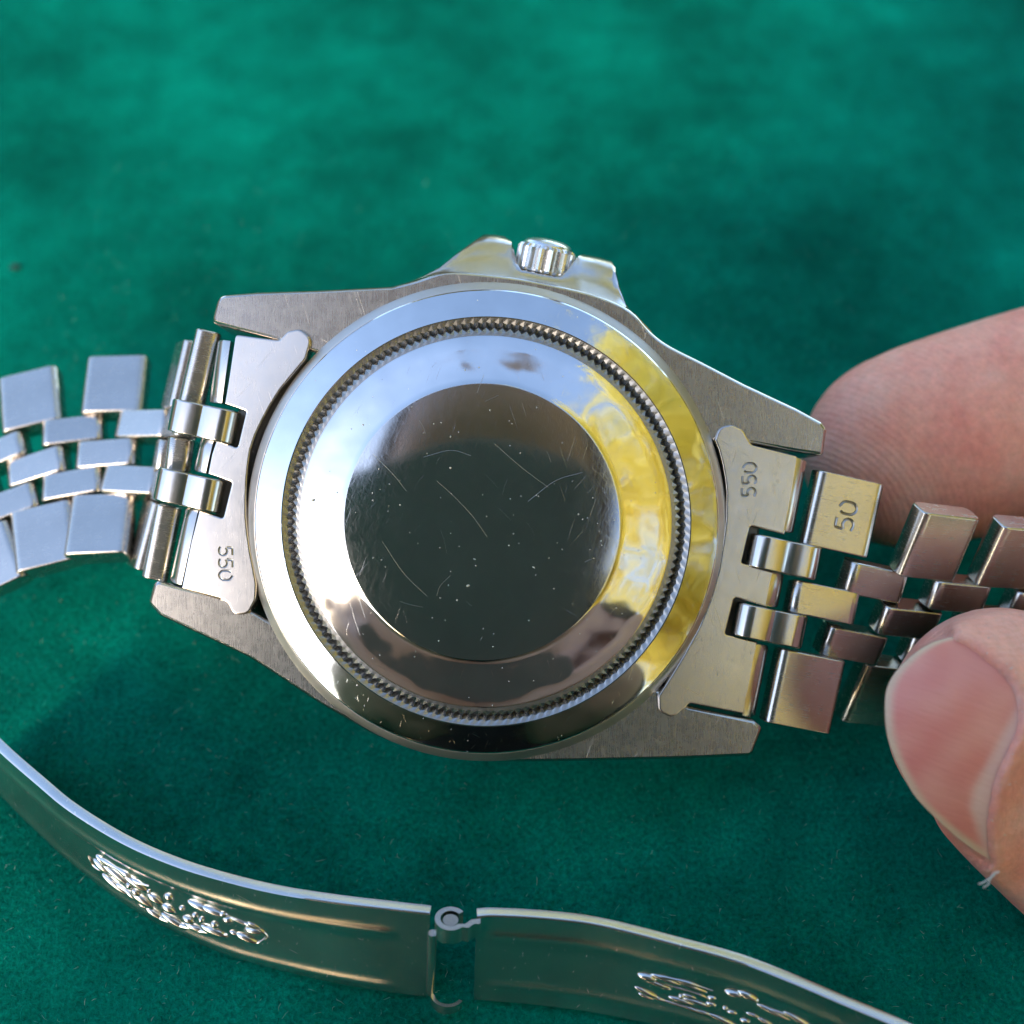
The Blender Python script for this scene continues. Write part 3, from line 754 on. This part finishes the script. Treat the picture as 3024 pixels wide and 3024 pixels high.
# ---------------------------------------------------------------- the hand
def skin_mat():
    m, t, p = nm('skin')
    f = noise_n(t, coords(t), .13, 4, .6); f2 = noise_n(t, coords(t), 1.4, 5, .7)
    c1 = ramp(t, f, [(.3, (.84, .28, .20)), (.5, (.88, .39, .28)), (.7, (.90, .52, .40))])
    c2 = ramp(t, f2, [(.3, .84), (.7, 1.06)])
    mx = N(t, 'ShaderNodeMix'); mx.data_type = 'RGBA'; mx.blend_type = 'MULTIPLY'; mx.inputs[0].default_value = 1
    t.links.new(c1, mx.inputs[6]); t.links.new(c2, mx.inputs[7]); t.links.new(mx.outputs[2], p.inputs['Base Color'])
    p.inputs['Roughness'].default_value = .45; p.inputs['Subsurface Weight'].default_value = .35
    p.inputs['Subsurface Radius'].default_value = (1.2*MM*1, .45*MM, .25*MM); p.inputs['Subsurface Scale'].default_value = 1
    # finger ridges: arcs round the fingertip, plus pores
    wv = N(t, 'ShaderNodeTexWave'); wv.wave_type = 'RINGS'; wv.rings_direction = 'SPHERICAL'; wv.inputs['Scale'].default_value = .62; wv.inputs['Distortion'].default_value = 1.6; wv.inputs['Detail'].default_value = 1; wv.inputs['Detail Scale'].default_value = .25
    tc = N(t, 'ShaderNodeTexCoord'); mp = N(t, 'ShaderNodeMapping'); mp.inputs['Scale'].default_value = (1/MM,)*3; mp.inputs['Location'].default_value = (-24, 2, 12)
    t.links.new(tc.outputs['Object'], mp.inputs['Vector']); t.links.new(mp.outputs[0], wv.inputs['Vector'])
    n1 = bump(t, wv.outputs['Fac'], .26, .08)
    n2 = bump(t, noise_n(t, coords(t), 3.2, 4, .7), .9, .12, n1)
    t.links.new(n2, p.inputs['Normal'])
    return m
M_SKIN = skin_mat()
def nail_mat():
    m, t, p = nm('nail')
    at = N(t, 'ShaderNodeAttribute'); at.attribute_name = 'tint'
    t.links.new(at.outputs['Color'], p.inputs['Base Color'])
    p.inputs['Roughness'].default_value = .34; p.inputs['Subsurface Weight'].default_value = .2
    p.inputs['Subsurface Radius'].default_value = (.8*MM, .4*MM, .3*MM); p.inputs['Subsurface Scale'].default_value = 1
    f = noise_n(t, coords(t, (.35, 2.2, 1), (0, 0, R(20))), 1.5, 3)
    t.links.new(bump(t, f, .7, .06), p.inputs['Normal'])
    return m
def loft(mb, secs, n=28):
    """secs: (centre, half width, half depth) along a limb lying roughly in the watch plane"""
    rows = []
    for i, (c, a, b) in enumerate(secs):
        c = Vector(c); d = (Vector(secs[min(i+1, len(secs)-1)][0]) - Vector(secs[max(i-1, 0)][0])).normalized()
        s = d.cross(Vector((0, 0, 1))).normalized(); u = s.cross(d)
        rows.append([c + s*a*math.cos(2*math.pi*k/n) + u*b*math.sin(2*math.pi*k/n) for k in range(n)])
    mb.grid(rows, close=True, cap=True)
def smooth_secs(secs, k=5):
    cs = catmull([Vector(s[0]) for s in secs], k); ab = catmull([Vector((s[1], s[2], 0)) for s in secs], k)
    return [(c, max(.05, q.x), max(.05, q.y)) for c, q in zip(cs, ab)]
def tip(c, d, a, b, L=None):
    """half-ellipsoid end: sections from the very tip at c, axis d pointing into the finger"""
    out = []; L = L or a*1.05
    for k in range(1, 9):
        e = math.pi/2*k/8.5; out.append((Vector(c) + Vector(d)*L*(1-math.cos(e)), a*math.sin(e), b*math.sin(e)))
    return out
def hand():
    hd = empty('person', 'person seen only as thumb and bent forefinger pinching the end of the steel bracelet', 'person', mat=Matrix.Translation(ORG * MM) @ ROT.to_4x4())
    mb = MB()
    # thumb: pulp behind and above the nail
    dT = Vector((.90, -.40, -.05)).normalized()
    base = Vector((28.0, -11.8, 1.6))
    secs = tip(base, dT, 8.3, 5.2, 8.2)
    secs += smooth_secs([(base + dT*8.6 + Vector((0, -.2, .2)), 8.9, 5.7), (base + dT*13 + Vector((0, -1.2, .2)), 10.0, 6.3), (base + dT*19 + Vector((0, -2.4, 0)), 11.0, 7.6), (base + dT*27 + Vector((0, -4, -1)), 11.2, 8.6), (base + dT*38 + Vector((0, -6, -2)), 10.6, 8.8), (base + dT*56 + Vector((0, -8, -3)), 13, 11), (base + dT*74 + Vector((0, -6, -4)), 17, 14)], 4)
    loft(mb, secs)
    # forefinger behind the links
    dI = Vector((.955, .25, -.10)).normalized()
    bI = Vector((24.2, 2.9, -12.6))
    secs = tip(bI, dI, 8.3, 5.0, 9.5)
    secs += smooth_secs([(bI + dI*9.8, 8.5, 5.2), (bI + dI*15, 8.9, 5.9), (bI + dI*22 + Vector((0, 0, -.4)), 9.2, 6.6), (bI + dI*30, 9.2, 7.6), (bI + dI*42, 9.8, 8.8), (bI + dI*58 + Vector((2, -3, 2)), 10.5, 9.6), (bI + dI*74 + Vector((0, -12, 5)), 13, 12)], 4)
    loft(mb, secs)
    # the other fingers, curled out of view beside the forefinger
    for k, (x, y, z, r) in enumerate(((52, -6, -9.5, 7.6), (58, -17, -4, 7.4), (64, -27, 2, 6.6))):
        d = Vector((.93, .1 + .06*k, .12)).normalized(); b = Vector((x, y, z))
        secs = tip(b, d, r, r*.85, r*1.1) + smooth_secs([(b + d*r*1.2, r*1.02, r*.9), (b + d*22, r*1.08, r*.98), (b + d*38 + Vector((0, 2, 2)), r*1.2, r*1.1)], 4)
        loft(mb, secs)
    secs = smooth_secs([((74, 6, -3), 16, 11), ((86, 0, 0), 30, 15), ((104, -6, 4), 36, 17), ((126, -12, 9), 30, 17), ((146, -18, 14), 25, 16), ((190, -30, 26), 26, 18)], 4)
    loft(mb, secs)
    # skin folds round the root and sides of the nail
    def zN(px, py): return None
    o = mb.build('hand', M_SKIN, hd, 180)
    md = o.modifiers.new('r', 'REMESH'); md.mode = 'VOXEL'; md.voxel_size = .42*MM; md.use_smooth_shade = True
    ms = o.modifiers.new('s', 'SMOOTH'); ms.factor = .5; ms.iterations = 14
    bpy.context.view_layer.update()
    dg = bpy.context.evaluated_depsgraph_get()
    me = bpy.data.meshes.new_from_object(o.evaluated_get(dg)); o.modifiers.clear(); o.data = me
    me.shade_smooth()
    # ---- nail plate
    C = [(1530, 350), (1410, 385), (1300, 455), (1210, 545), (1160, 630), (1143, 720), (1150, 880), (1185, 1010), (1250, 1150), (1330, 1280), (1480, 1430), (1620, 1545), (1745, 1625)]   # free edge, crop D
    Fd = [(1530, 350), (1640, 410), (1740, 490), (1830, 570), (1885, 660), (1912, 770), (1895, 900), (1840, 1020), (1790, 1130), (1755, 1260), (1738, 1380), (1735, 1500), (1745, 1625)]
    cp = lambda q: (2024 + q[0]*.5176, 1700 + q[1]*.5176)
    A = catmull([Vector((*cp(q), 0)) for q in C], 5); B = catmull([Vector((*cp(q), 0)) for q in Fd], 5)
    n = len(A); nu = 34
    # height of the plate: arched across, gently dropping to the free edge
    wdir = (Vector((*cp(C[-1]), 0)) - Vector((*cp(C[0]), 0))); wl = wdir.length; wdir.normalize()
    ctr = Vector((*cp((1560, 960)), 0)); ld = Vector((wdir.y, -wdir.x, 0))
    if ld.x > 0: ld = -ld           # towards the free edge
    def nz(p):
        v = p - ctr; b = v.dot(wdir) / (wl*.5); a = v.dot(ld) / 240
        return 9.6 - 2.9*abs(b)**2.2 - 1.1*max(0, a)**2 - .25*max(0, -a)
    rows = []; tint = []
    for i in range(n):
        r = []
        for j in range(nu + 1):
            u = j/nu; q = A[i].lerp(B[i], u); z = nz(q)
            r.append(P(q.x, q.y, z))
            # colours that belong to the nail: pale free edge, pink bed, white half-moon at the root, plus a painted fold shadow there
            v = q - ctr
            edge = u * (A[i]-B[i]).length
            nb = .5 + .5*noise.noise(Vector((q.x*.01, q.y*.01, 0)))
            pink = Vector((.70, .21, .17)).lerp(Vector((.80, .36, .28)), nb); pale = Vector((.70, .50, .35)); moon = Vector((.80, .56, .50))
            e = max(0, min(1, (34 - edge)/30)); e = e*e*(3-2*e)
            yy = (q.y - (1700 + 700*.5176)) / ((1640-700)*.5176)
            lm = 0
            if -.05 < yy < 1.1:
                bx = 2024 + .5176*(1880 - 330*max(0, min(1, yy*1.5)) + 160*max(0, yy-.55)/.5)
                lm = max(0, min(1, (q.x - bx)/40)); lm = lm*lm*(3-2*lm) * max(0, min(1, (yy+.05)/.15))
            cut = max(0, 1 - (1-u)*(A[i]-B[i]).length/13); c = pink.lerp(pale, e).lerp(moon, lm*.8).lerp(Vector((.50, .20, .14)), cut*.7)
            tint.append((*c, 1))
        rows.append(r)
    mbn = MB(); mbn.grid(rows)
    nb_ = len(mbn.v)
    back = [[p - Vector((0, 0, .28)) for p in r] for r in rows]
    mbn.grid(back)
    rim = [rows[i][0] for i in range(n)], [back[i][0] for i in range(n)]
    mbn.grid([list(rim[0]), list(rim[1])])
    no = mbn.build('thumbnail', nail_mat(), hd, 180)
    ca = no.data.color_attributes.new('tint', 'FLOAT_COLOR', 'POINT')
    allt = tint + tint + [tint[i*(nu+1)] for i in range(n)]*2
    for k, c in enumerate(allt): ca.data[k].color = c
    rnd = random.Random(4); fl = MB()
    for k in range(16):
        i = rnd.randint(3, n-6); q = B[i]; o_ = rnd.uniform(14, 60)
        c0 = q - ld*o_ + Vector((rnd.gauss(0, 10), rnd.gauss(0, 8), 0)); z = nz(q) + .62
        c0 = P(c0.x, c0.y, z); a = rnd.uniform(0, 3.14); l = rnd.uniform(.06, .2); w_ = l*rnd.uniform(.2, .5)
        d1 = Vector((math.cos(a), math.sin(a), rnd.uniform(-.1, .4))); d2 = Vector((-math.sin(a), math.cos(a), 0))
        fl.add([c0 - d1*l, c0 - d2*w_, c0 + d1*l + Vector((0, 0, .08)), c0 + d2*w_, c0 - Vector((0, 0, .1))], [(0, 1, 2, 3), (0, 4, 1), (1, 4, 2), (2, 4, 3), (3, 4, 0)])
    tag(fl.build('dry_skin', plain('dry_skin', (.72, .60, .52), .7), hd, 0), kind='stuff')
    # lift the flesh round the nail: fit the hand's front surface to the plate
    kd_rows = [(A[i], B[i]) for i in range(n)]
    poly = [(p.x, p.y) for p in A] + [(p.x, p.y) for p in B[::-1]]
    def inside(x, y):
        c = False; j = len(poly)-1
        for i in range(len(poly)):
            xi, yi = poly[i]; xj, yj = poly[j]
            if (yi > y) != (yj > y) and x < (xj-xi)*(y-yi)/(yj-yi+1e-9)+xi: c = not c
            j = i
        return c
    PB = np.array([(p.x, p.y) for p in B]); PA = np.array([(p.x, p.y) for p in A]); PL = np.array(poly)
    nv = len(me.vertices); co = np.empty(nv*3, np.float32); me.vertices.foreach_get('co', co); co = co.reshape(-1, 3).astype(float) / MM
    no_ = np.empty(nv*3, np.float32); me.vertex_normals.foreach_get('vector', no_); nz_ = no_.reshape(-1, 3)[:, 2]
    kk = D/(D - co[:, 2])*PXMM; X = co[:, 0]*kk + 1512; Y = 1512 - co[:, 1]*kk
    sel = np.where((co[:, 2] > 1) & (co[:, 0] > 20) & (co[:, 0] < 60) & (co[:, 1] < 2) & (nz_ > -.1) & (X > 2500) & (X < 3350) & (Y > 1700) & (Y < 2800))[0]
    q = np.stack([X[sel], Y[sel]], 1)
    dB = np.min(np.hypot(q[:, None, 0] - PB[None, :, 0], q[:, None, 1] - PB[None, :, 1]), 1)
    dA = np.min(np.hypot(q[:, None, 0] - PA[None, :, 0], q[:, None, 1] - PA[None, :, 1]), 1)
    ins = np.zeros(len(sel), bool)
    for a_ in range(len(PL)):
        x1, y1 = PL[a_]; x0, y0 = PL[a_-1]
        if y1 == y0: continue
        ins ^= ((y1 > q[:, 1]) != (y0 > q[:, 1])) & (q[:, 0] < (x0-x1)*(q[:, 1]-y1)/(y0-y1) + x1)
    dx = q[:, 0] - ctr.x; dy = q[:, 1] - ctr.y
    bb = np.abs((dx*wdir.x + dy*wdir.y)/(wl*.5)); aa = (dx*ld.x + dy*ld.y)/240
    Z0 = 9.6 - 2.9*np.minimum(bb, 1.6)**2.2 - 1.1*np.maximum(0, aa)**2 - .25*np.maximum(0, -aa)
    z = co[sel, 2]; fc = np.clip((nz_[sel] - .05)/.35, 0, 1)
    e = np.clip(dB/22, 0, 1); e = e*e*(3-2*e)
    t_in = z*(1-fc) + (Z0 + .30 - .95*e)*fc
    w = np.exp(-(dB/120)**2)*fc
    t_out = z*(1-w) + (np.maximum(Z0, z-2.5) + .30 + .45*np.exp(-((dB-26)/24)**2))*w
    t_out = np.where(dA < dB, z, t_out)
    tg_ = np.where(ins, t_in, t_out)
    sc_ = (D - tg_)/(D - z)
    co[sel, 0] *= sc_; co[sel, 1] *= sc_; co[sel, 2] = tg_
    me.vertices.foreach_set('co', (co*MM).astype(np.float32).ravel())
    me.update()
    sm = o.modifiers.new('s', 'SMOOTH'); sm.factor = .5; sm.iterations = 3
    return hd
hand()

# ---------------------------------------------------------------- small things on the felt
def lint(name, label, px, py, h, mat, strands):
    c = PH(px, py, h); rnd = random.Random(px); mb = MB()
    root = ORG * MM
    for a, l in strands:
        p0 = c; d = Vector((math.cos(R(a)), math.sin(R(a)), .1))
        pts = [p0, p0 + d*l*.5 + Vector((rnd.gauss(0, .08), rnd.gauss(0, .08), 0)), p0 + d*l]
        tube(mb, catmull(pts, 3), .055, 6)
    mw = MB(); mw.add([W(v) for v in mb.v], mb.f)
    o = mw.build(name, mat, None, 60); tag(o, label, 'lint'); return o
lint('lint', 'wisp of white lint clinging beside the thumb', 2925, 2592, 16, plain('white_lint', (.55, .55, .5), .8), [(205, .9), (232, .8), (35, .7), (50, .5)])
def speck():
    c = W(PH(47, 789, .35)); mb = MB(); rows = []
    for r, z in ((.5, 0), (.42, .22), (.1, .3)): rows.append([c + Vector((r*math.cos(k*.7854)*(1.2 if k % 3 else .8), r*.75*math.sin(k*.7854), z)) for k in range(8)])
    mb.grid(rows, close=True); tag(mb.build('crumb', plain('dark_crumb', (.006, .02, .016), .9), None, 60), 'tiny dark crumb on the blurred green felt beyond the bracelet', 'crumb')
speck()

# ---------------------------------------------------------------- what stands round the table (seen in the steel)
def surroundings():
    # ground and table
    g = MB(); g.grid([[(-40, -40, -.8), (40, -40, -.8)], [(-40, 40, -.8), (40, 40, -.8)]])
    tag(g.build('ground', plain('lawn', (.10, .12, .04), .9, col2=(.18, .15, .07), noise_s=2, scale=.001), None, 0, 1), 'lawn strewn with fallen leaves', kind='structure')
    tb = empty('table', 'garden table with the green felt on top', 'table')
    mb = MB(); mb.grid([[(-.46, -.42, -.004), (.46, -.42, -.004), (.46, .5, -.004), (-.46, .5, -.004)], [(-.46, -.42, -.034), (.46, -.42, -.034), (.46, .5, -.034), (-.46, .5, -.034)]], close=True, cap=True)
    wood = plain('dark_wood', (.07, .04, .025), .5, col2=(.12, .07, .04), noise_s=.05)
    mb.build('table_top', wood, tb, 0, 1)
    for x in (-.4, .4):
        for y in (-.36, .44):
            mb = MB(); mb.grid([[(x-.03, y-.03, z), (x+.03, y-.03, z), (x+.03, y+.03, z), (x-.03, y+.03, z)] for z in (-.8, -.035)], close=True, cap=True); mb.build('leg', wood, tb, 0, 1)
    # trees with autumn leaves
    def tree(x, y, hgt, rad, n, cols, seed, label, low=.2):
        rnd = np.random.RandomState(seed); root = empty('tree', label, 'tree')
        m1 = plain('autumn_leaf_%d' % seed, cols[0], .6, col2=cols[1], noise_s=2.5, scale=.001)
        tn = m1.node_tree; ps = tn.nodes['Principled BSDF']; tl = N(tn, 'ShaderNodeBsdfTranslucent'); mx = N(tn, 'ShaderNodeMixShader'); mx.inputs[0].default_value = .5
        tn.links.new(ps.inputs['Base Color'].links[0].from_socket, tl.inputs[0]); tn.links.new(ps.outputs[0], mx.inputs[1]); tn.links.new(tl.outputs[0], mx.inputs[2])
        tn.links.new(mx.outputs[0], tn.nodes['Material Output'].inputs[0])
        cl = rnd.normal(size=(26, 3)); cl /= np.linalg.norm(cl, axis=1)[:, None]; cl *= rad*rnd.uniform(.35, .95, (26, 1)); cl[:, 2] *= (hgt-low)/2/rad
        idx = rnd.randint(0, 26, n); c = cl[idx] + rnd.normal(0, rad*.17, (n, 3)) + np.array([x, y, (hgt+low)/2])
        a = rnd.normal(size=(n, 3)); a /= np.linalg.norm(a, axis=1)[:, None]; b = np.cross(a, rnd.normal(size=(n, 3))); b /= np.linalg.norm(b, axis=1)[:, None]
        s = rnd.uniform(.05, .09, (n, 1)) * (.8 if n > 15000 else 1)
        V = np.stack([c - a*s, c + b*s*.6, c + a*s, c - b*s*.6], 1).reshape(-1, 3)
        me = bpy.data.meshes.new('crown'); me.from_pydata(V.tolist(), [], (np.arange(n)[:, None]*4 + np.arange(4)).tolist()); me.materials.append(m1)
        o = bpy.data.objects.new('crown', me); COL.objects.link(o); o.parent = root
        mb = MB(); tube(mb, [(x, y, -.8), (x+.05, y, low), (x, y+.05, hgt*.6)], [.12, .09, .04], 10); mb.build('trunk', plain('bark_%d' % seed, (.08, .06, .04), .9), root, 60, 1)
    tree(3.2, -.7, 5.6, 2.0, 22000, ((.88, .76, .14), (.94, .86, .30)), 11, 'tall tree in bright yellow leaf to the right of the table', -.2)
    tree(3.3, 1.6, 2.6, 1.2, 6000, ((.55, .45, .05), (.40, .42, .06)), 12, 'smaller yellow-green tree behind the right end of the table', -.3)
    tree(-.8, 4.6, 2.4, 1.6, 6000, ((.20, .22, .06), (.32, .26, .08)), 13, 'olive green tree beyond the far edge of the table', -.4)
    tree(.9, 3.1, 5.6, 1.5, 3600, ((.55, .58, .30), (.75, .72, .42)), 14, 'tall birch in pale yellow-green leaf behind the table', 0)
    tree(2.7, -2.9, 4.6, 1.5, 9000, ((.86, .72, .14), (.92, .82, .30)), 15, 'yellow-leaved tree to the right behind the photographer', -.3)
    # unseen peach wall, added on the left for warm tones in the steel
    hs = empty('warm_reflection_wall', 'peach wall added out of view on the left for warm reflections', 'wall')
    mb = MB(); mb.grid([[(-3.2, -2.5, -.8), (-3.2, 4, -.8)], [(-3.2, -2.5, 1.1), (-3.2, 4, 1.1)], [(-3.5, -2.5, 1.1), (-3.5, 4, 1.1)], [(-3.5, -2.5, -.8), (-3.5, 4, -.8)]], close=False, cap=False)
    mb.build('rendered_face', plain('peach_render', (.66, .44, .32), .85, col2=(.74, .52, .40), noise_s=1, scale=.001), hs, 0, 1)
    # the phone the picture is taken with, just behind the lens
    ph = empty('phone', 'black phone held level above the watch', 'phone', mat=Matrix.Translation(W((0, 0, D)) * MM) @ ROT.to_4x4())
    pl = rounded([Vector(v) for v in ((-62, -118), (29, -118), (29, 16), (-62, 16))], 9, 8)
    if area2(pl) < 0: pl = pl[::-1]
    mb = MB(); slab(mb, pl, [(4.0, 1), (5, 0), (11, 0), (12, 1)]); mb.build('phone_body', plain('phone_grey', (.19, .20, .205), .4), ph)
    # the photographer, bending over the table
    pr = empty('person', 'photographer in a dark jacket leaning over the table with the phone', 'person')
    jacket = plain('dark_jacket', (.025, .022, .024), .85, col2=(.045, .036, .034), noise_s=.02)
    skin = plain('face_skin', (.50, .29, .21), .55)
    def blob(name, mat, secs, parent):
        mb = MB(); rows = []
        for i, (c, a, b) in enumerate(secs):
            c = Vector(c); d = (Vector(secs[min(i+1, len(secs)-1)][0]) - Vector(secs[max(i-1, 0)][0])).normalized()
            s = d.cross(Vector((0, 1, .3))).normalized(); u = s.cross(d)
            rows.append([c + s*a*math.cos(2*math.pi*k/24) + u*b*math.sin(2*math.pi*k/24) for k in range(24)])
        mb.grid(rows, close=True, cap=True); return mb.build(name, mat, parent, 180, 1)
    B0 = Vector((.0, -.50, 0))
    body = blob('jacket', jacket, smooth_secs([(B0 + Vector((0, -.12, -.45)), .2, .16), (B0 + Vector((0, -.10, -.2)), .19, .15), (B0 + Vector((0, -.05, .05)), .175, .15), (B0 + Vector((-.01, .06, .25)), .17, .13), (B0 + Vector((-.02, .18, .33)), .16, .11), (B0 + Vector((-.03, .22, .37)), .07, .07)], 4), pr)
    hb = B0 + Vector((.0, .02, -.05))
    blob('head', skin, smooth_secs([(hb + Vector((0, .18, .36)), .065, .07), (hb + Vector((0, .23, .42)), .085, .10), (hb + Vector((0, .28, .48)), .095, .12), (hb + Vector((0, .33, .56)), .09, .10), (hb + Vector((0, .35, .61)), .04, .05)], 4), pr)
    blob('sky_mask_hood', plain('brown_sky_mask', (.13, .09, .075), .9, col2=(.18, .125, .10), noise_s=.02), smooth_secs([(hb + Vector((0, .12, .40)), .10, .07), (hb + Vector((0, .17, .48)), .15, .09), (hb + Vector((0, .23, .56)), .155, .10), (hb + Vector((0, .30, .65)), .13, .09), (hb + Vector((0, .34, .70)), .04, .03)], 4), pr)  # wide hood added to keep sky out of the disc's reflection
    for sx, hx, name in ((1, .034, 'sleeve'), (-1, -.052, 'sleeve')):
        sh = B0 + Vector((sx*.15, .10, .27)); hnd = W((hx*1000, -85, D+12)) * MM
        el = (sh + hnd)/2 + Vector((sx*.03, -.02, -.10))
        blob(name, jacket, smooth_secs([(sh, .075, .075), (el, .055, .055), (el.lerp(hnd, .75), .04, .04)], 4), pr)
        blob('hand', skin, smooth_secs([(el.lerp(hnd, .72), .03, .03), (el.lerp(hnd, .9), .042, .022), (hnd, .035, .018), (hnd.lerp(W((hx*600, -60, D+16))*MM, .6), .012, .01)], 4), pr)
surroundings()
